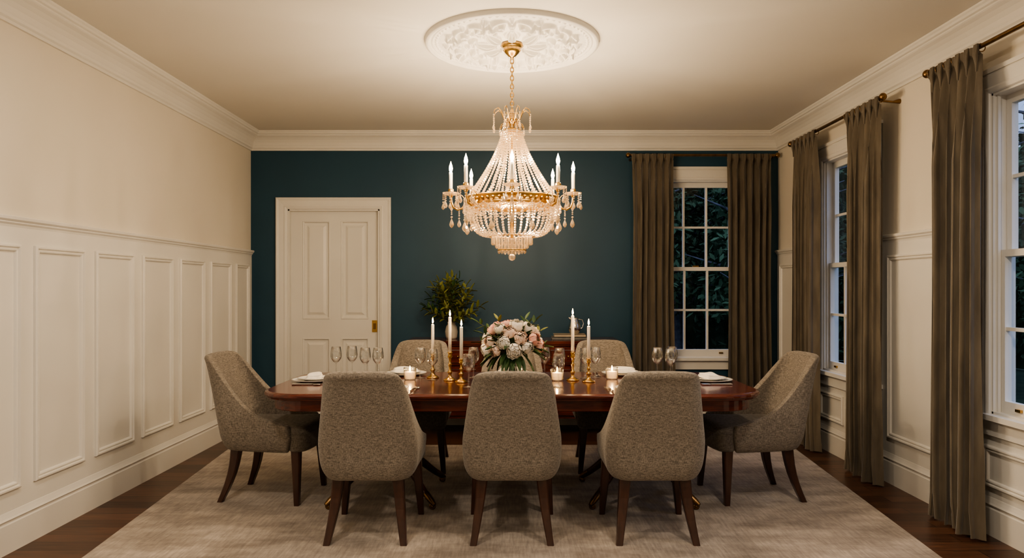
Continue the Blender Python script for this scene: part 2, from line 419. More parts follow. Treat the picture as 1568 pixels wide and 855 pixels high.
# ---------------------------------------------------------------- curtains and rods
def curtain_pair(Mp, ra, rb, panels, zr=2.69, ro=.14, axis=0):
    mid=(ra+rb)/2; e=empty('curtain_rod',Mp(mid,ro,zr)); inv=Vector(e.location)
    P=lambda u,o,z: tuple(Vector(Mp(u,o,z))-inv)
    b=MB(); b.tube([P(ra,ro,zr),P(rb,ro,zr)],.013,M_bronze,12)
    for q,s in ((ra,-1),(rb,1)):
        b.sph(P(q+s*.012,ro,zr),.026,M_bronze); b.torus(P(q,ro,zr),.015,.006,M_bronze,16,6,axis='X' if axis==0 else 'Y')
    for q in (ra+.03,rb-.03):
        b.tube([P(q,0.002,zr-.02),P(q,.05,zr-.025),P(q,ro-.02,zr-.018),P(q,ro,zr-.012)],[.018,.008,.008,.01],M_bronze,8)
    for (a,c) in panels:
        nf=6; w=c-a
        for k in range(nf+1):
            b.torus(P(a+.012+(w-.024)*k/nf,ro,zr-.008),.022,.003,M_bronze,16,5,axis='X' if axis==0 else 'Y')
    b.obj('rod',e)
    for (a,c) in panels:
        w=c-a; ce=empty('curtain_panel',Mp((a+c)/2,ro,0)); i2=Vector(ce.location)
        Q=lambda u,o,z: tuple(Vector(Mp(u,o,z))-i2)
        b=MB(); nf=6; ph=random.uniform(0,6); nu=nf*18; rows=[]; zt=zr-.047
        nz=34; amp=[random.uniform(.75,1.3) for _ in range(nf+2)]
        for i in range(nz+1):
            t=i/nz; z=zt-(zt-.015)*t
            row=[]
            for j in range(nu+1):
                s=j/nu
                wob=.05*math.sin(3.1*s*2*pi+ph)+.03*math.sin(2*pi*1.3*s+ph*2+t*2.5)
                g_=min(1,t*5)
                fs=nf*(s+wob*.35*g_); ang=2*pi*fs
                am=amp[int(max(0,min(nf,fs)))]
                a_=(.016+.030*g_)*(1+(am-1)*g_)
                sn=math.sin(ang); sh=math.copysign(abs(sn)**(.75),sn)
                o=ro+ a_*sh+ .009*math.sin(2.3*ang+ph)*g_ +.010*math.sin(2*pi*s+ph+t*3)*t
                wi=w*(1-.07*math.sin(pi*min(1,t*1.2))+.04*t)
                u=(a+c)/2+(s-.5)*wi + .015*math.sin(2*ang)*g_ + .006*math.sin(t*5+ph)
                if i>=nz-1: o+=.014*math.sin(ang*.5+ph)*(1 if i==nz else .5)
                row.append(Q(u,o,z))
            rows.append(row)
        b.grid(rows,M_curt,True)
        for k in range(nf):
            u=a+(k+.25)/nf*w
            for q in (-.012,0,.012):
                b.tube([Q(u+q,ro+.022,zt+.058),Q(u+q*.8,ro+.027,zt),Q(u+q*.2,ro+.022,zt-.05),Q(u,ro+.022,zt-.09)],[.007,.009,.006,.004],M_curt,7)
        hd=[[Q(a+w*j/60,ro+oo_+aa_*math.sin(2*pi*nf*j/60),zt+dz_) for j in range(61)] for oo_,aa_,dz_ in ((.021,.006,.055),(.019,.008,.02),(0,.016,-.004))]
        b.grid(hd,M_curt,True)
        o_=b.obj('drape',ce,fix=False)
curtain_pair(MBk,1.16,2.61,[(1.18,1.59),(2.12,2.555)],axis=0)
curtain_pair(MR,4.86,6.44,[(4.87,5.38),(5.90,6.40)],axis=1)
curtain_pair(MR,2.70,4.32,[(2.72,3.22),(3.82,4.30)],axis=1)

# ---------------------------------------------------------------- rug
b=MB()
def xw(y): return 2.17+(2.42-2.17)*max(0,min(1,(y-3.5)/(6.16-3.5)))
ys=[1.9+ (6.16-1.9)*i/20 for i in range(21)]
top=[[(-xw(y),y,RUGT),(-xw(y)*.5,y,RUGT),(0,y,RUGT),(xw(y)*.5,y,RUGT),(xw(y),y,RUGT)] for y in ys]
b.grid(top,M_rug,False)
edge=[(-xw(y),y) for y in ys]+[(xw(y),y) for y in reversed(ys)]
b.grid([[(x,y,0.0005) for x,y in edge],[(x,y,RUGT) for x,y in edge]],M_rug,False,closeu=True)
b.obj('area_rug')

# ---------------------------------------------------------------- ceiling medallion
def medallion():
    def bm(x,c,w): return math.exp(-((x-c)/w)**2)
    nr,nt_=120,432; R=.572; rows=[]
    for i in range(nr+1):
        r=.02+(R-.02)*i/nr; row=[]
        for j in range(nt_):
            a=2*pi*j/nt_
            h=.010
            h+=.022*bm(r,.550,.012)+.013*bm(r,.522,.006)+.010*bm(r,.105,.008)+.012*bm(r,.565,.008)
            h+=.014*bm(r,.495,.008)*(.5+.5*math.cos(72*a))
            if .10<r<.26:
                t=(r-.10)/.16; k=8; la=((a*k/(2*pi)+.5)%1-.5)*2
                wid=math.sin(pi*min(1,t*.9+.12))*.85
                q=abs(la)/max(.05,wid)
                if q<1: h+=.048*(1-q*q)*(.6+.4*math.cos(q*pi*5))*math.sin(pi*min(1,.15+t*.85))
            if .22<r<.48:
                n=16; k=int(a/(2*pi)*n); aa=(k+.5)*2*pi/n
                for rc,sg,sz in ((.37,1 if k%2 else -1,.062),):
                    dx=r*math.cos(a-aa)-rc; dy=r*math.sin(a-aa)*sg
                    rho=math.hypot(dx,dy)+1e-4
                    if rho<sz*1.15:
                        phi=math.atan2(dy,dx)
                        sp=.5+.5*math.cos(phi-2.6*math.log(rho/sz)*1.6)
                        h+=.046*sp*max(0,1-(rho/(sz*1.15))**4)
                t=(r-.24)/.22
                if 0<t<1:
                    la2=((a*8/(2*pi))%1-.5)*2
                    wid=.30*math.sin(pi*t)+.02; q=abs(la2)/wid
                    if q<1: h+=.046*(1-q*q)*(.6+.4*math.cos(26*t+q*4))
                    la3=((a*8/(2*pi)+.5)%1-.5)*2; q=abs(la3)/(.2*math.sin(pi*t)+.02)
                    if q<1: h+=.034*(1-q*q)*(.6+.4*math.cos(30*t-q*4))
            if i==nr: h=0
            row.append((r*.965*math.cos(a),r*.965*math.sin(a),-h))
        rows.append(row)
    b=MB(); b.grid(rows,M_trim,True,closeu=True); b.obj('ceiling_medallion',loc=(0,4.50,H))
medallion()

# ---------------------------------------------------------------- chandelier
WARM=(1,.77,.52)
def chandelier():
    CX,CY=0,4.50; S=.96
    e=empty('crystal_chandelier',(CX,CY,H*S+1.38*(1-S))); e.scale=(S,S,S)
    dz=-H
    UP=(H-(H*S+1.38*(1-S)))/S
    g=MB()
    Z=lambda z:z+dz
    g.lathe([(0.005,Z(2.925)),(.075,Z(2.925)),(.078,Z(2.918)),(.060,Z(2.905)),(.055,Z(2.895)),(.060,Z(2.888)),(.045,Z(2.87)),(.025,Z(2.85)),(.012,Z(2.845)),(.010,Z(2.835)),(.001,Z(2.83))],(0,0,UP),M_brass,28)
    z=2.835+UP; k=0
    while z>2.56:
        g.torus((0,0,Z(z-.019)),.011,.0036,M_brass,12,5,axis='X' if k%2 else 'Y')
        g.v[-60:]=[(x,y,(zz-Z(z-.019))*1.55+Z(z-.019)) for x,y,zz in g.v[-60:]]
        z-=.028; k+=1
    g.lathe([(.004,Z(2.57)),(.012,Z(2.555)),(.02,Z(2.535)),(.012,Z(2.515)),(.035,Z(2.50)),(.040,Z(2.49)),(.018,Z(2.475)),(.012,Z(2.44)),(.058,Z(2.425)),(.062,Z(2.41)),(.055,Z(2.40)),(.012,Z(2.395)),(.010,Z(1.98)),(.03,Z(1.96)),(.012,Z(1.94)),(.010,Z(1.75)),(.02,Z(1.73)),(.003,Z(1.70))],(0,0,0),M_brass,16)
    RR=.298
    g.lathe([(RR-.006,Z(1.980)),(RR+.008,Z(1.980)),(RR+.014,Z(1.972)),(RR+.006,Z(1.964)),(RR+.006,Z(1.933)),(RR+.014,Z(1.924)),(RR+.007,Z(1.915)),(RR-.006,Z(1.915)),(RR-.006,Z(1.980))],(0,0,0),M_brass,64,cap=False)
    for i in range(48):
        a=2*pi*i/48; g.sph(((RR+.009)*math.cos(a),(RR+.009)*math.sin(a),Z(1.949)),.011,M_brass,6,4)
    for zz,r in ((2.41,.064),(1.722,.15),(1.63,.092)): g.torus((0,0,Z(zz)),r,.005,M_brass,32,6)
    for i in range(4):
        a=pi*i/2+.3; g.tube([(0,0,Z(1.955)),(RR*math.cos(a),RR*math.sin(a),Z(1.955))],.004,M_brass,6)
        a=pi*i/2; g.tube([(0,0,Z(1.73)),(.147*math.cos(a),.147*math.sin(a),Z(1.722))],.003,M_brass,6)
    cr_=MB()
    def strand(pts, r, sp, szz=1.0):
        acc=0; P_=[Vector(p) for p in pts]; nxt=0
        for a_,b_ in zip(P_[:-1],P_[1:]):
            d=(b_-a_).length
            while nxt<=acc+d:
                cr_.bead(a_.lerp(b_,(nxt-acc)/max(d,1e-6)),r,M_crys,szz); nxt+=sp
            acc+=d
    def drop(p, s):
        x,y,z=p
        cr_.bead((x,y,z-.006*s),.007*s,M_crys)
        cr_.lathe([(.0005,z-.012*s),(.004*s,z-.02*s),(.011*s,z-.038*s),(.013*s,z-.048*s),(.009*s,z-.058*s),(.0005,z-.066*s)],(x,y,0),M_crys,6,False,False)
    for i in range(8):
        a=2*pi*i/8+pi/8; ca,sa=math.cos(a),math.sin(a)
        pr=[(.035,2.48),(.055,2.50),(.075,2.545),(.098,2.565),(.122,2.55),(.130,2.525)]
        g.tube([(r*ca,r*sa,Z(z_)) for r,z_ in pr],[.005,.005,.004,.004,.003,.002],M_brass,6)
        strand([(.130*ca,.130*sa,Z(2.515)),(.130*ca,.130*sa,Z(2.47))],.006,.013); drop((.130*ca,.130*sa,Z(2.465)),.75)
        pr=[(.030,2.46),(.05,2.47),(.075,2.455),(.085,2.43)]
        g.tube([(r*ca,r*sa,Z(z_)) for r,z_ in pr],.003,M_brass,6); drop((.085*ca,.085*sa,Z(2.43)),.6)
    for i in range(12):
        a=2*pi*i/12; ca,sa=math.cos(a),math.sin(a)
        strand([(.025*ca,.025*sa,Z(2.535)),(.035*ca,.035*sa,Z(2.49)),(.062*ca,.062*sa,Z(2.425))],.006,.012)
        drop((.064*ca,.064*sa,Z(2.41)),.6)
    NS=32
    for i in range(NS):
        a=2*pi*(i+.5)/NS; ca,sa=math.cos(a),math.sin(a)
        pts=[]
        for k in range(13):
            t=k/12; r=.066+(RR-.068)*(t**1.5*.82+.18*t); pts.append((r*ca,r*sa,Z(2.41-(2.41-1.975)*t)))
        strand(pts,.0080,.0175)
    for i in range(14):
        a=2*pi*(i)/14; ca,sa=math.cos(a),math.sin(a)
        strand([(.05*ca,.05*sa,Z(2.40)),(.085*ca,.085*sa,Z(2.20)),(.14*ca,.14*sa,Z(2.05)),(.20*ca,.20*sa,Z(1.965))],.0072,.020)
    for n_,dp in ((16,.050),(16,.026)):
        for i in range(n_):
            o_=.5 if dp<.04 else 0
            a0=2*pi*(i+o_)/n_; a1=2*pi*(i+1+o_)/n_; pts=[]
            for k in range(9):
                t=k/8; a=a0+(a1-a0)*t; r=RR+.022; pts.append((r*math.cos(a),r*math.sin(a),Z(1.920-dp*math.sin(pi*t))))
            strand(pts,.0065,.015)
    NB=42
    for i in range(NB):
        a=2*pi*i/NB; ca,sa=math.cos(a),math.sin(a); pts=[]
        for k in range(13):
            t=k/12; ang=t*pi/2
            r=.15+(RR-.152)*max(0,math.cos(ang))**.75; z_=1.918-(1.918-1.722)*math.sin(ang)**1.1
            pts.append((r*ca,r*sa,Z(z_)))
        strand(pts,.0088,.0190)
    for r,zt,n,L in ((.132,1.722,30,.06),(.105,1.715,22,.075),(.088,1.66,18,.055),(.05,1.70,12,.10)):
        for i in range(n):
            a=2*pi*i/n; x,y=r*math.cos(a),r*math.sin(a)
            cr_.bead((x,y,Z(zt)),.007,M_crys)
            cr_.lathe([(.002,Z(zt-.008)),(.006,Z(zt-.014)),(.007,Z(zt-L+.01)),(.0008,Z(zt-L))],(x,y,0),M_crys,6,False,False)
    cr_.sph((0,0,Z(1.583)),.024,M_crys,10,7); g.tube([(0,0,Z(1.70)),(0,0,Z(1.605))],.003,M_brass,6)
    cn=MB(); bl=MB()
    RA=.405
    for i in range(8):
        a=2*pi*i/8; ca,sa=math.cos(a),math.sin(a)
        pr=[(.29,1.955),(.31,1.93),(.333,1.905),(.360,1.897),(.387,1.912),(.401,1.945),(RA,1.985)]
        g.tube([(r*ca,r*sa,Z(z_)) for r,z_ in pr],[.007,.007,.007,.007,.007,.007,.008],M_brass,8)
        pr=[(.31,1.965),(.33,1.99),(.353,1.99),(.360,1.972),(.348,1.962)]
        g.tube([(r*ca,r*sa,Z(z_)) for r,z_ in pr],.0035,M_brass,6)
        c=(RA*ca,RA*sa,0)
        g.lathe([(.006,Z(1.975)),(.014,Z(1.985)),(.010,Z(1.995)),(.018,Z(2.005)),(.018,Z(2.03)),(.015,Z(2.034)),(.012,Z(2.034))],c,M_brass,14)
        cr_.lathe([(.012,Z(1.990)),(.03,Z(1.993)),(.048,Z(2.000)),(.056,Z(2.010)),(.054,Z(2.010)),(.046,Z(2.003)),(.012,Z(1.996))],c,M_crys,16,False,False)
        for k in range(8):
            b_=2*pi*k/8; x,y=c[0]+.051*math.cos(b_),c[1]+.051*math.sin(b_)
            L_=1.97 if k%2 else 1.955
            strand([(x,y,Z(2.0)),(x,y,Z(L_))],.0052,.0115); drop((x,y,Z(L_-.003)),.85)
        x,y=.400*ca,.400*sa
        strand([(x,y,Z(1.93)),(x,y,Z(1.86))],.006,.0125); drop((x,y,Z(1.855)),1.2)
        x,y=.350*ca,.350*sa
        strand([(x,y,Z(1.895)),(x,y,Z(1.85))],.006,.0125); drop((x,y,Z(1.845)),1.0)
        x,y=.330*math.cos(a+.39),.330*math.sin(a+.39)
        g.tube([(RR*math.cos(a+.39),RR*math.sin(a+.39),Z(1.94)),(x,y,Z(1.925))],.003,M_brass,6)
        strand([(x,y,Z(1.92)),(x,y,Z(1.83))],.006,.0125); drop((x,y,Z(1.825)),1.3)
        cn.lathe([(.0005,Z(2.03)),(.0115,Z(2.03)),(.0115,Z(2.140)),(.009,Z(2.145)),(.0005,Z(2.145))],c,M_ivory,12)
        bl.lathe([(.0005,Z(2.142)),(.006,Z(2.146)),(.011,Z(2.160)),(.0125,Z(2.172)),(.009,Z(2.190)),(.004,Z(2.205)),(.0005,Z(2.218))],c,M_bulb,10,True,False)
        light('POINT',(c[0],c[1],Z(2.175)),13.5,WARM,e,name='candle_bulb_light',shadow_soft_size=.009)
    light('POINT',(0.0,0.04,Z(1.86)),5,WARM,e,name='basket_bulb_light',shadow_soft_size=.02)
    light('POINT',(0.05,0.0,Z(2.1)),4,WARM,e,name='inner_bulb_light',shadow_soft_size=.02)
    g.obj('brass_frame',e); cr_.obj('crystal_strands',e); cn.obj('candle_sleeves',e); bl.obj('flame_bulbs',e)
chandelier()

# ---------------------------------------------------------------- chairs
def chair_meshes():
    W,Rc,yb_,yt=.245,.095,-.262,.215
    pts=[]
    nS=14
    for i in range(nS): pts.append((W, yt+(yb_+Rc-yt)*i/nS))
    for i in range(11):
        a=pi/2*i/10; pts.append((W-Rc+Rc*math.cos(a), yb_+Rc-Rc*math.sin(a)))
    for i in range(1,6): pts.append(((W-Rc)*(1-i/5), yb_))
    pts=pts+[(-x,y) for x,y in reversed(pts[:-1])]
    def sx(z):
        t=[(.335,.80),(.36,.90),(.40,.965),(.47,1.0),(.55,.995),(.65,.93),(.94,.745)]
        for (a,va),(b_,vb) in zip(t[:-1],t[1:]):
            if z<=b_: 
                q=max(0,(z-a)/(b_-a)); return va+(vb-va)*q
        return t[-1][1]
    rows=[]; nv=16
    for j in range(nv+1):
        row=[]
        for (x,y) in pts:
            y0=-.215
            t=max(0,min(1,(y-y0)/.40))
            zt=.530+.395*(1-t)**2.8 if y>y0 else .925+.006*min(1,(y0-y)/.04)
            zt+=.006*(1-(x/W)**2) if y<y0 else 0
            zt-= .03*max(0,(y-.10)/.115)
            z=.335+(zt-.335)*(j/nv)**.95
            s=sx(z); X=x*s
            lean=-.13*max(0,(z-.42)/.51)**1.25
            if z>.88 and y<y0+.05: lean-=.010*((z-.88)/.05)**2   # gently rolled top edge
            yy=y*(1 if z>.42 else 1-.12*(.42-z)/.085)
            row.append((X,yy+lean,z))
        rows.append(row)
    b=MB(); b.grid(rows,M_tweed,True)
    s=MB()
    def outline(inset,z):
        o=[(-.200,-.215),(.200,-.215),(.205,.10),(.212,.19),(.250,.222),(.252,.26)]
        for i in range(1,6): 
            a=pi/2*i/6; o.append((.252-.05+.05*math.cos(a),.26+.05*math.sin(a)))
        o.append((.15,.318)); o.append((0,.322))
        full=o+[(-x,y) for x,y in reversed(o[1:-1])]
        full=[p for k,p in enumerate(full) if k==0 or p!=full[0]]
        return [(x*(1-inset/.25),(y-.05)*(1-inset/.26)+.05,z) for x,y in full]
    prof=[(.05,.335),(.012,.338),(0,.352),(-.003,.38),(-.003,.43),(-.003,.455),(.003,.478),(.018,.492),(.05,.500),(.11,.507),(.2,.51)]
    rows=[outline(i,z) for i,z in prof]
    s.grid(rows,M_tweedshade,True,closeu=True)
    s.add(rows[-1],[tuple(range(len(rows[-1])))],M_tweedshade,True); s.add(rows[0],[tuple(range(len(rows[0])))],M_tweedshade,False)
    s.tube([Vector(p) for p in outline(-.004,.452)]+[outline(-.004,.452)[0]],.0035,M_tweedshade,6)
    l=MB()
    def leg(top,bot,rt,rb,mid):
        n=7; pts=[]; rad=[]
        for i in range(n):
            t=i/(n-1); p=Vector(top).lerp(Vector(bot),t)+Vector(mid)*math.sin(pi*t); pts.append(p); rad.append((rt+(rb-rt)*t)*1.25)
        rows=[]
        for p,r in zip(pts,rad):
            q=r*.5; c_=q*.25
            rows.append([(p.x+x,p.y+y,p.z) for x,y in ((q,q-c_),(q-c_,q),(-q+c_,q),(-q,q-c_),(-q,-q+c_),(-q+c_,-q),(q-c_,-q),(q,-q+c_))])
        l.grid(rows,M_leg,False,closeu=True)
        for r in (rows[0],rows[-1]): l.add(r,[tuple(range(8))],M_leg,False)
    for sx_ in (-1,1):
        leg((sx_*.205,.235,.35),(sx_*.232,.25,0),.046,.026,(0,0,0))
        leg((sx_*.160,-.18,.35),(sx_*.205,-.268,0),.050,.028,(-.004*sx_,.02,0))
    return b,s,l
sh,st_,lg=chair_meshes()
proto={}
def chair(loc,rz):
    e=empty('dining_chair',(loc[0],loc[1],RUGT),(0,0,rz))
    for nm,mb in (('back_shell',sh),('seat',st_),('legs',lg)):
        if nm not in proto:
            o=mb.obj(nm,e); proto[nm]=o.data
        else: o=place(proto[nm],nm,e)
        if nm=='back_shell':
            m_=o.modifiers.new('sol','SOLIDIFY'); m_.thickness=.050; m_.offset=0; m_.use_even_offset=True
            m2=o.modifiers.new('bv','SUBSURF'); m2.levels=1; m2.render_levels=2
for x in (-.78,0,.775): chair((x,4.03),0)
for x in (-.735,0,.735): chair((x,5.46),pi)
chair((-1.575,4.70),-pi/2-.10); chair((1.575,4.70),pi/2+.10)

# ---------------------------------------------------------------- table
TX,TY=1.515,4.67; TZ=.76
def rrect(hx,hy,r,n=10):
    o=[]
    for cx,cy,a0 in ((hx-r,hy-r,0),(-hx+r,hy-r,pi/2),(-hx+r,-hy+r,pi),(hx-r,-hy+r,1.5*pi)):
        for i in range(n+1):
            a=a0+pi/2*i/n; o.append((cx+r*math.cos(a),cy+r*math.sin(a)))
    return o
def table():
    e=empty('dining_table',(0,TY,RUGT)); zo=-RUGT
    b=MB(); hx,hy,r=TX,.565,.27
    prof=[(.10,.76),(.022,.76),(.018,.758),(.004,.754),(0,.748),(0,.738),(.008,.730),(.012,.722),(.022,.718),(.05,.716),(.06,.716),(.06,.655),(.064,.650),(.08,.650)]
    rows=[[(x,y,z+zo) for x,y in rrect(hx-i,hy-i,r-i)] for i,z in prof]
    b.grid(rows,M_mahog,False,closeu=True)
    b.add(rows[0],[tuple(range(len(rows[0])))],M_mahog,False); b.add(rows[-1],[tuple(range(len(rows[-1])))],M_mahog,False)
    b.obj('table_top',e)
    b=MB()
    for px in (-.81,.815):
        b.box(px-.22,px+.22,-.28,.28,.62+zo,.655+zo,M_mahogd)
        b.lathe([(.05,.62),(.085,.61),(.09,.595),(.06,.58),(.045,.55),(.05,.50),(.075,.46),(.088,.42),(.085,.38),(.06,.345),(.055,.335),(.085,.325),(.09,.31),(.085,.24),(.07,.215),(.03,.20),(.001,.19)],(px,0,zo),M_mahogd,24)
        for sx_ in (-1,1):
            for sy in (-1,1):
                P0=Vector((px+sx_*.05,sy*.05,.29+zo)); 
                end=Vector((px+sx_*.30,sy*.29,0)); pts=[]; rad=[]
                for i in range(11):
                    t=i/10; h_=.30*(1-t)**1.0*(1-.15*math.sin(pi*t))+.075*t+ .085*math.sin(pi*t)*(1-t)
                    p=P0.lerp(end,t); p.z=h_+zo; pts.append(p); rad.append(.036-.016*t)
                b.tube(pts,rad,M_mahogd,10,flat=.8)
                b.tube([pts[-2],end+Vector((sx_*.015,sy*.015,.062+zo)),end+Vector((sx_*.035,sy*.035,.045+zo))],[.022,.020,.012],M_bronze,10)
                c_=end+Vector((sx_*.02,sy*.02,.022+zo+RUGT))
                b.torus((c_.x,c_.y,c_.z-.000),.014,.008,M_bronze,14,8,axis='Y')
                b.sph((c_.x,c_.y,c_.z),.014,M_bronze,8,6)
    b.obj('pedestal_legs',e)
table()

# ---------------------------------------------------------------- tableware
def multi(name, fn, locs, rots=None):
    b=MB(); fn(b); first=b.obj(name,loc=locs[0],rot=(0,0,(rots[0] if rots else 0)))
    for i,l in enumerate(locs[1:]): place(first.data,name,None,l,(0,0,(rots[i+1] if rots else 0)))
def wineglass(b):
    b.lathe([(.001,.001),(.034,.001),(.034,.003),(.012,.006),(.004,.012),(.0035,.085),(.006,.094),(.020,.104),(.034,.124),(.039,.145),(.037,.170),(.031,.208),(.0300,.208),(.0358,.170),(.0378,.145),(.033,.126),(.019,.107),(.001,.101)],(0,0,0),M_glass,24,True,False)
gl=[(-1.23,4.95),(-1.13,5.0),(-1.01,4.87),(-.92,4.86),(-.63,4.86),(-.535,4.755),(-.265,4.885),(.225,4.885),(.325,4.83),(.50,4.84),(.575,4.885),(1.00,4.87),(1.12,4.95),(-.27,4.41),(.29,4.41),(1.07,4.78)]
gl=[(x,y,TZ) for x,y in gl]
multi('wine_glass',wineglass,gl)
def plate(b):
    b.lathe([(.001,.0),(.09,.0),(.095,.004),(.14,.013),(.150,.016),(.150,.018),(.138,.017),(.098,.008),(.001,.008)],(0,0,0),M_china,40,True,False)
    b.lathe([(.001,.009),(.065,.009),(.07,.013),(.105,.024),(.112,.026),(.111,.028),(.10,.026),(.068,.016),(.001,.016)],(0,0,0),M_china,40,True,False)
    b.torus((0,0,.0175),.147,.0012,M_brass,40,4); b.torus((0,0,.0275),.110,.0010,M_brass,40,4)
pl=[(-.78,4.30,0),(0,4.30,0),(.775,4.30,0),(-.76,5.05,pi),(0,5.05,pi),(.79,5.05,pi),(-1.31,4.70,-pi/2),(1.31,4.70,pi/2)]
multi('dinner_plate',plate,[(x,y,TZ) for x,y,_ in pl])
def napkin(b):
    n=14
    for k,(w,h,z) in enumerate(((.090,.052,.0),(.084,.048,.009),(.078,.043,.018))):
        rows=[]
        for i in range(n+1):
            row=[]
            for j in range(9):
                u=i/n*2-1; v=j/8*2-1
                zz=z+.009*(1-abs(u)**6)*(1-abs(v)**6)+.003*math.sin(3*u+v*2+k)
                row.append((u*w,v*h*(1-.12*abs(u)),.014+zz))
            rows.append(row)
        b.grid(rows,M_napkin,True)
        ed=[rows[i][0] for i in range(n+1)]+[rows[n][j] for j in range(1,9)]+[rows[i][8] for i in range(n-1,-1,-1)]+[rows[0][j] for j in range(7,0,-1)]
        b.grid([[(x,y,.008) for x,y,z_ in ed],ed],M_napkin,True,closeu=True)
multi('folded_napkin',napkin,[(x,y,TZ+.014) for x,y,_ in pl],[r+.15 for _,_,r in pl])
def cutlery(b):
    for x,kind in ((-.175,'f'),(-.198,'f'),(.175,'k'),(.198,'s')):
        b.tube([(x,-.09,.0056),(x,-.03,.0056),(x,.04,.0056)],[.0055,.003,.0028],M_silver,8)
        if kind=='f':
            b.sph((x,.055,.0056),.024,M_silver,10,6,(.42,.75,.10))
            for q in (-.007,-.0023,.0023,.007): b.tube([(x+q,.062,.0056),(x+q,.10,.0065)],[.0018,.001],M_silver,5)
        elif kind=='k':
            b.box(x-.008,x+.008,.04,.12,.003,.0055,M_silver)
        else:
            b.sph((x,.068,.006),.028,M_silver,10,6,(.55,1,.12))
multi('cutlery_set',cutlery,[(x,y,TZ) for x,y,_ in pl],[r for _,_,r in pl])
def candlestick(h):
    def fn(b):
        s=h/.19
        b.lathe([(.001,0),(.042,0),(.043,.006),(.034,.012),(.022,.018),(.012,.026),(.009,.04),(.016,.052),(.017,.058),(.009,.066),(.007,.09*s),(.012,.105*s),(.012,.112*s),(.007,.12*s),(.008,.145*s),(.017,.160*s),(.012,.170*s),(.014,h-.008),(.018,h),(.012,h),(.001,h-.004)],(0,0,0),M_brass,20,True,False)
    return fn
def candlesticks():
    for x,y,h,L in ((-.415,4.735,.19,.235),(-.332,4.64,.155,.21),(-.545,4.87,.165,.205),(.406,4.735,.19,.245),(.505,4.66,.155,.215)):
        e=empty('brass_candlestick',(x,y,TZ)); b=MB(); candlestick(h)(b); b.obj('stick',e)
        b=MB(); b.lathe([(.001,h-.004),(.0115,h-.004),(.0105,h+L-.006),(.007,h+L),(.001,h+L-.002)],(0,0,0),M_ivory,12,True,False)
        b.tube([(0,0,h+L-.003),(.001,0,h+L+.008)],.001,M_stem,5); b.obj('taper_candle',e)
        b=MB(); z=h+L+.005; b.lathe([(.0005,z),(.004,z+.004),(.0062,z+.012),(.0045,z+.026),(.0005,z+.042)],(0,0,0),M_flame,10,True,False); b.obj('flame',e)
        light('POINT',(0,0,z+.014),1.2,(1,.64,.33),e,name='flame_light',shadow_soft_size=.004)
candlesticks()
M_wax=mat('votive_wax',(.85,.62,.38),.5,emis=(1,.55,.22),estr=1.0,col2=(.88,.66,.42))
for x,y in ((-.685,4.755),(.30,4.70),(.675,4.78)):
    e=empty('votive_candle',(x,y,TZ)); b=MB()
    b.lathe([(.001,.001),(.036,.001),(.040,.006),(.043,.085),(.041,.085),(.037,.012),(.001,.010)],(0,0,0),M_glass,24,True,False)
    for k in range(24):
        a=2*pi*k/24; b.tube([(.0375*math.cos(a),.0375*math.sin(a),.006),(.0425*math.cos(a),.0425*math.sin(a),.08)],.0018,M_glass,5)
    b.obj('glass_cup',e)
    b=MB(); b.lathe([(.001,.011),(.034,.011),(.036,.055),(.03,.056),(.001,.054)],(0,0,0),M_wax,20,True,False); b.obj('wax',e)
    b=MB(); b.lathe([(.0005,.056),(.005,.061),(.007,.070),(.004,.084),(.0005,.096)],(0,0,0),M_flame,10,True,False); b.obj('flame',e)
    light('POINT',(0,0,.072),.7,(1,.62,.3),e,name='flame_light',shadow_soft_size=.004)

# ---------------------------------------------------------------- flower centrepiece
def peony(b, c, d, R, mt):
    d=Vector(d).normalized(); _,u,v=ortho(d); c=Vector(c)
    for lay,(n,el0,el1,rad,wid) in enumerate(((3,1.45,.55,.50,1.5),(4,1.35,.30,.62,1.25),(5,1.20,.05,.76,1.05),(6,1.0,-.35,.90,.90),(7,.72,-.7,1.02,.80))):
        for k in range(n):
            a0=2*pi*k/n+lay*.7+random.uniform(-.12,.12); rows=[]; NU,NV=5,5
            rr=R*rad*random.uniform(.95,1.05)
            for i in range(NU+1):
                t=i/NU; el=el1+(el0-el1)*t; row=[]
                wv=wid*(.35+.65*math.sin(pi*min(1,.15+t*.72)))
                for j in range(NV+1):
                    q=j/NV*2-1; a=a0+q*wv/ max(.45,math.cos(el)*.9+.3)*.62
                    flare=1+.20*t*t*(1 if lay>1 else 0)+.04*math.sin(q*4+k)*t + (.02*(q*q))
                    e2=el-.16*q*q
                    row.append(c+(u*math.cos(a)*math.cos(e2)+v*math.sin(a)*math.cos(e2)+d*math.sin(e2)*.85)*rr*flare)
                rows.append(row)
            b.grid(rows,mt,True)
    b.sph(c,R*.42,mt,8,6)
def leafspray(b, base, tip, n, L, W, mt, stem=True):
    base=Vector(base); tip=Vector(tip); mid=(base+tip)/2+Vector((0,0,(tip-base).length*.12))
    pts=[base.lerp(mid,t).lerp(mid.lerp(tip,t),t) for t in [i/8 for i in range(9)]]
    if stem: b.tube(pts,[.003-.0002*i for i in range(9)],M_stem,5)
    for k in range(n):
        t=.25+.75*k/max(1,n-1); p=base.lerp(mid,t).lerp(mid.lerp(tip,t),t)
        dr=(tip-base).normalized(); _,u,v=ortho(dr); a=k*2.4+random.uniform(-.3,.3)
        d=dr*.7+(u*math.cos(a)+v*math.sin(a))*(.9 if k<n-1 else .1)
        b.petal(p,d,Vector((random.uniform(-.3,.3),random.uniform(-.3,.3),1)),L*random.uniform(.75,1.15),W,-.15,mt,4,2)
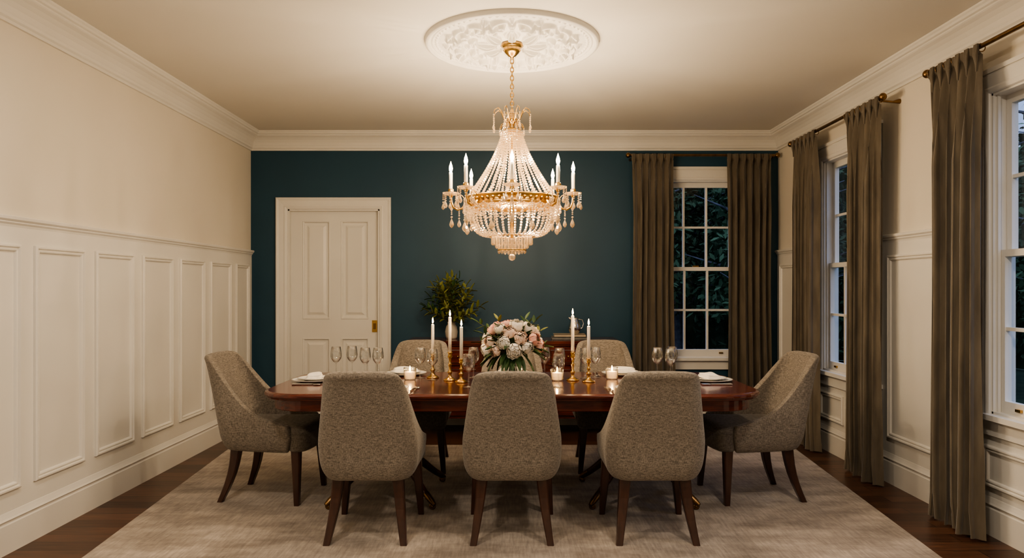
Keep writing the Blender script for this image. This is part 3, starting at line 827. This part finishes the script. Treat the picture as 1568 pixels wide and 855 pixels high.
def flowers():
    e=empty('flower_centrepiece',(0.005,4.68,TZ)); b=MB()
    b.lathe([(.001,.001),(.055,.001),(.060,.006),(.072,.06),(.074,.10),(.062,.135),(.066,.15),(.064,.15),(.060,.136),(.071,.10),(.069,.06),(.056,.010),(.001,.008)],(0,0,0),M_glass,28,True,False); b.obj('glass_vase',e)
    b=MB()
    for k in range(22):
        a=random.uniform(0,6.28); r=random.uniform(.01,.045); b.tube([(r*math.cos(a+1.5),r*math.sin(a+1.5),.012),(r*.6*math.cos(a),r*.6*math.sin(a),.14),(1.6*r*math.cos(a),1.6*r*math.sin(a),.22)],.003,M_leaf,5)
    C=Vector((0,0,.250)); heads=[]
    tries=0
    while len(heads)<34 and tries<12000:
        tries+=1
        th=random.uniform(0,2*pi); ph=random.uniform(-.35,1.5)
        d=Vector((math.cos(ph)*math.cos(th),math.cos(ph)*math.sin(th),math.sin(ph)))
        p=C+Vector((d.x*.180,d.y*.140,d.z*.130)); R=random.uniform(.035,.050)
        if all((p-q).length>(R+r2)*.86 for q,_,r2 in heads): heads.append((p,d,R))
    heads.sort(key=lambda h:h[0].x)
    for i,(p,d,R) in enumerate(heads):
        peony(b,p,d,R,[M_wpet,M_ppet,M_wpet,M_cpet,M_wpet,M_ppet,M_cpet][i%7])
        b.tube([(0,0,.15),tuple(p-d*R*.4)],.003,M_leaf,5)
    b.sph(tuple(C-Vector((0,0,.01))),.08,M_leaf,12,8,(1.3,1.05,.8))
    for k in range(80):
        th=random.uniform(0,2*pi); ph=random.uniform(-.8,1.2)
        d=Vector((math.cos(ph)*math.cos(th),math.cos(ph)*math.sin(th),math.sin(ph)))
        p=C+Vector((d.x*.10,d.y*.09,d.z*.07-.02))
        b.petal(p,d,(0,0,1),random.uniform(.08,.125) if ph>.2 else random.uniform(.11,.16),.036,-.25,M_leaf,5,2)
    for tx,tz in ((-.27,.40),(-.23,.33),(-.12,.42),(.13,.40),(.22,.34),(.10,.42),(-.25,.26),(.25,.24),(.18,.42)):
        leafspray(b,(0,0,.2),(tx*.85,random.uniform(-.1,.1),tz*.97),9,.06,.024,M_leaf if random.random()<.7 else M_leafy)
    b.obj('flowers_and_foliage',e)
flowers()

# ---------------------------------------------------------------- sideboard
def sideboard():
    SX0,SX1,y0,y1=-.97,.99,6.60,7.09
    e=empty('sideboard',((SX0+SX1)/2,(y0+y1)/2,0)); ox,oy=-(SX0+SX1)/2,-(y0+y1)/2
    b=MB(); B=lambda a,c,d,f,g,h,m=M_mahog: b.box(a+ox,c+ox,d+oy,f+oy,g,h,m)
    B(SX0-.02,SX1+.02,y0-.03,y1,.855,.885); B(SX0-.01,SX1+.01,y0-.02,y1,.840,.855)
    B(SX0,SX1,y0,y1,.16,.84)
    w=(SX1-SX0-.06)/3
    for k in range(3):
        a=SX0+.03+k*w
        for z0,z1 in ((.66,.82),(.42,.64)):
            B(a+.012,a+w-.012,y0-.014,y0,z0,z1)
            frame(b,lambda u,o,z:(u+ox,y0-.014-o+oy,z),a+.03,a+w-.03,z0+.018,z1-.018,[(0,0),(0,.004),(.005,.005),(.008,0)],M_mahogd)
            for q in (-.12,.12):
                xc=a+w/2+q+ox; zc=(z0+z1)/2; b.sph((xc,y0-.018+oy,zc),.009,M_brass,8,6)
            pts=[(a+w/2-.05+ox+.1*i/6,y0-.026+oy,(z0+z1)/2-.022*math.sin(pi*i/6)) for i in range(7)]
            b.tube(pts,.003,M_brass,6)
        B(a+.012,a+w-.012,y0-.014,y0,.19,.40)
    for x in (SX0+.03,SX1-.03):
        for y in (y0+.03,y1-.03):
            b.tube([(x+ox,y+oy,.16),(x+ox,y+oy,.10),(x+ox,y+oy,0)],[.03,.026,.015],M_mahogd,8)
    b.obj('cabinet',e)
sideboard()
SZ=.885
def plant():
    e=empty('vase_of_greenery',(-.585,6.84,SZ)); b=MB()
    b.lathe([(.001,0),(.045,0),(.055,.02),(.062,.07),(.052,.12),(.036,.145),(.042,.165),(.038,.165),(.032,.146),(.001,.14)],(0,0,0),M_vase,24); b.obj('vase',e)
    b=MB()
    for k in range(32):
        th=random.uniform(0,2*pi); el=random.uniform(.05,1.45)
        R=random.uniform(.8,1.05); tip=(math.cos(el)*math.cos(th)*.30*R,math.cos(el)*math.sin(th)*.21*R,.16+(.05+math.sin(el)*.41)*R)
        leafspray(b,(0,0,.14),tip,13,.075,.032,M_leafy if k%4 else M_leaf)
    b.obj('foliage',e)
plant()
def books():
    b=MB()
    for x0,x1,y0,y1,z0,z1,m in ((.38,.72,6.70,6.92,SZ,SZ+.026,M_book2),(.40,.70,6.71,6.90,SZ+.026,SZ+.052,M_book1)):
        b.box(x0,x1,y0,y1,z0,z0+.003,m); b.box(x0,x1,y0,y1,z1-.003,z1,m); b.box(x0,x1,y0,y0+.004,z0,z1,m)
        b.box(x0+.005,x1-.005,y0+.004,y1-.006,z0+.003,z1-.003,M_page)
    b.obj('stack_of_books')
books()
def pitcher():
    b=MB()
    b.lathe([(.001,0),(.04,0),(.042,.006),(.06,.04),(.062,.07),(.048,.11),(.036,.135),(.042,.155),(.039,.155),(.033,.135),(.001,.12)],(0,0,0),M_silver,24,True,False)
    b.tube([(.04,0,.14),(.075,0,.135),(.088,0,.10),(.078,0,.06),(.056,0,.045)],[.005,.005,.005,.005,.004],M_silver,8)
    b.tube([(-.036,0,.145),(-.055,0,.158)],[.016,.006],M_silver,8)
    b.obj('silver_pitcher',loc=(.60,6.81,SZ+.052))
pitcher()

# ---------------------------------------------------------------- exterior
b=MB(); b.box(-12,25,-8,30,-.5,-.3,M_grass)
b.obj('garden_lawn')
GT=empty('garden_trees',(4.5,12,-.29))
GL=Vector(GT.location)
def tree(seed,hh,full=True):
    rnd=random.Random(seed); b=MB()
    b.tube([(0,0,0),(.05,.02,hh*.4),(.0,.05,hh*.95)],[.13,.09,.02],M_bark,8)
    for k in range(14):
        a=rnd.uniform(0,6.28); z=hh*rnd.uniform(.2,.9); b.tube([(0,0,z),(.7*math.cos(a),.7*math.sin(a),z+.5),(1.3*math.cos(a),1.3*math.sin(a),z+.7)],[.04,.025,.008],M_bark,5)
    for k in range(3600):
        z=hh*rnd.uniform(.28,1.0); R=1.45*(1-.6*(z/hh)); a=rnd.uniform(0,6.28); r=R*math.sqrt(rnd.random())
        p=Vector((r*math.cos(a),r*math.sin(a),z)); d=Vector((rnd.uniform(-1,1),rnd.uniform(-1,1),rnd.uniform(-1,.4)))
        b.petal(p,d,(rnd.uniform(-1,1),rnd.uniform(-1,1),1),.15,.075,-.2,M_tree,2,1)
    return b
t1=tree(3,5.5).obj('tree',GT,loc=Vector((2.2,13.0,-.29))-GL); t2=tree(5,4.2).obj('tree',GT,loc=Vector((4.3,12.2,-.29))-GL)
k=0
for x,y in ((.8,14.2),(5.4,13.6),(3.4,14.4),(6.9,11.4),(7.8,13),(7.4,8.8),(8.6,10.2),(8.2,6.6),(7.4,4.8)):
    place((t1 if k%2 else t2).data,'tree',GT,Vector((x,y,-.29))-GL,(0,0,k*1.3)); k+=1
def hedge(L,hh,seed):
    rnd=random.Random(seed); b=MB(); nx=int(L*4); nz=int(hh*4); rows=[]
    for i in range(nz+1):
        rows.append([(L*j/nx-L/2, .25*math.sin(j*.9+i*1.3)+rnd.uniform(-.15,.15)+.25*i/nz, hh*i/nz+(rnd.uniform(-.3,.3) if i==nz else 0)) for j in range(nx+1)])
    b.grid(rows,M_tree,True)
    for k in range(int(L*hh*90)):
        x=rnd.uniform(-L/2,L/2); z=rnd.uniform(.05,1.03)*hh
        p=Vector((x,-.1+rnd.uniform(-.35,.1),z)); d=Vector((rnd.uniform(-1,1),rnd.uniform(-.8,.1),rnd.uniform(-1,.3)))
        b.petal(p,d,(rnd.uniform(-.5,.5),-.6,1),.17,.085,-.2,M_tree,2,1)
    return b
hedge(12,4.8,1).obj('tall_hedge',GT,loc=Vector((4.5,16.0,-.29))-GL)
hedge(14,4.8,2).obj('tall_hedge',GT,loc=Vector((10.6,9.0,-.29))-GL,rot=(0,0,-pi/2))

# ---------------------------------------------------------------- unseen fill lights added behind the camera
for x,y in ((-1.3,2.4),(1.3,2.4),(-1.3,.4),(1.3,.4)):
    e=empty('added_fill_light',(x,y,H)); b=MB()  # invented ceiling fixture, added to give fill light
    b.lathe([(.10,0),(.13,0),(.13,-.006),(.12,-.010),(.10,-.008)],(0,0,0),M_trim,28,True,False); b.obj('bezel',e)
    light('AREA',(0,0,-.012),14.5,(1,.85,.68),e,name='fill_lamp',shape='DISK',size=.19)

# ---------------------------------------------------------------- world
w=bpy.data.worlds.new('dusk'); sc.world=w; w.use_nodes=True; nt=w.node_tree; nt.nodes.clear()
wo=nt.nodes.new('ShaderNodeOutputWorld'); bg=nt.nodes.new('ShaderNodeBackground')
tc=nt.nodes.new('ShaderNodeTexCoord'); sp=nt.nodes.new('ShaderNodeSeparateXYZ'); r=nt.nodes.new('ShaderNodeValToRGB')
nt.links.new(tc.outputs['Generated'],sp.inputs[0]); nt.links.new(sp.outputs['Z'],r.inputs[0])
r.color_ramp.elements[0].position=0; r.color_ramp.elements[0].color=(.07,.10,.18,1)
r.color_ramp.elements[1].position=.6; r.color_ramp.elements[1].color=(.36,.48,.80,1)
nt.links.new(r.outputs[0],bg.inputs[0]); bg.inputs[1].default_value=1.4
nt.links.new(bg.outputs[0],wo.inputs[0])

# ---------------------------------------------------------------- camera
cam=bpy.data.cameras.new('camera'); co=bpy.data.objects.new('camera',cam); COL.objects.link(co)
co.location=(0,0,CAMZ); co.rotation_euler=(pi/2,0,0)
cam.sensor_width=36; cam.lens=36*F/1568; cam.shift_y=.0086; cam.clip_start=.05
sc.camera=co
sc.view_settings.view_transform='AgX'
sc.view_settings.look='AgX - Medium High Contrast'
sc.view_settings.exposure=0.88
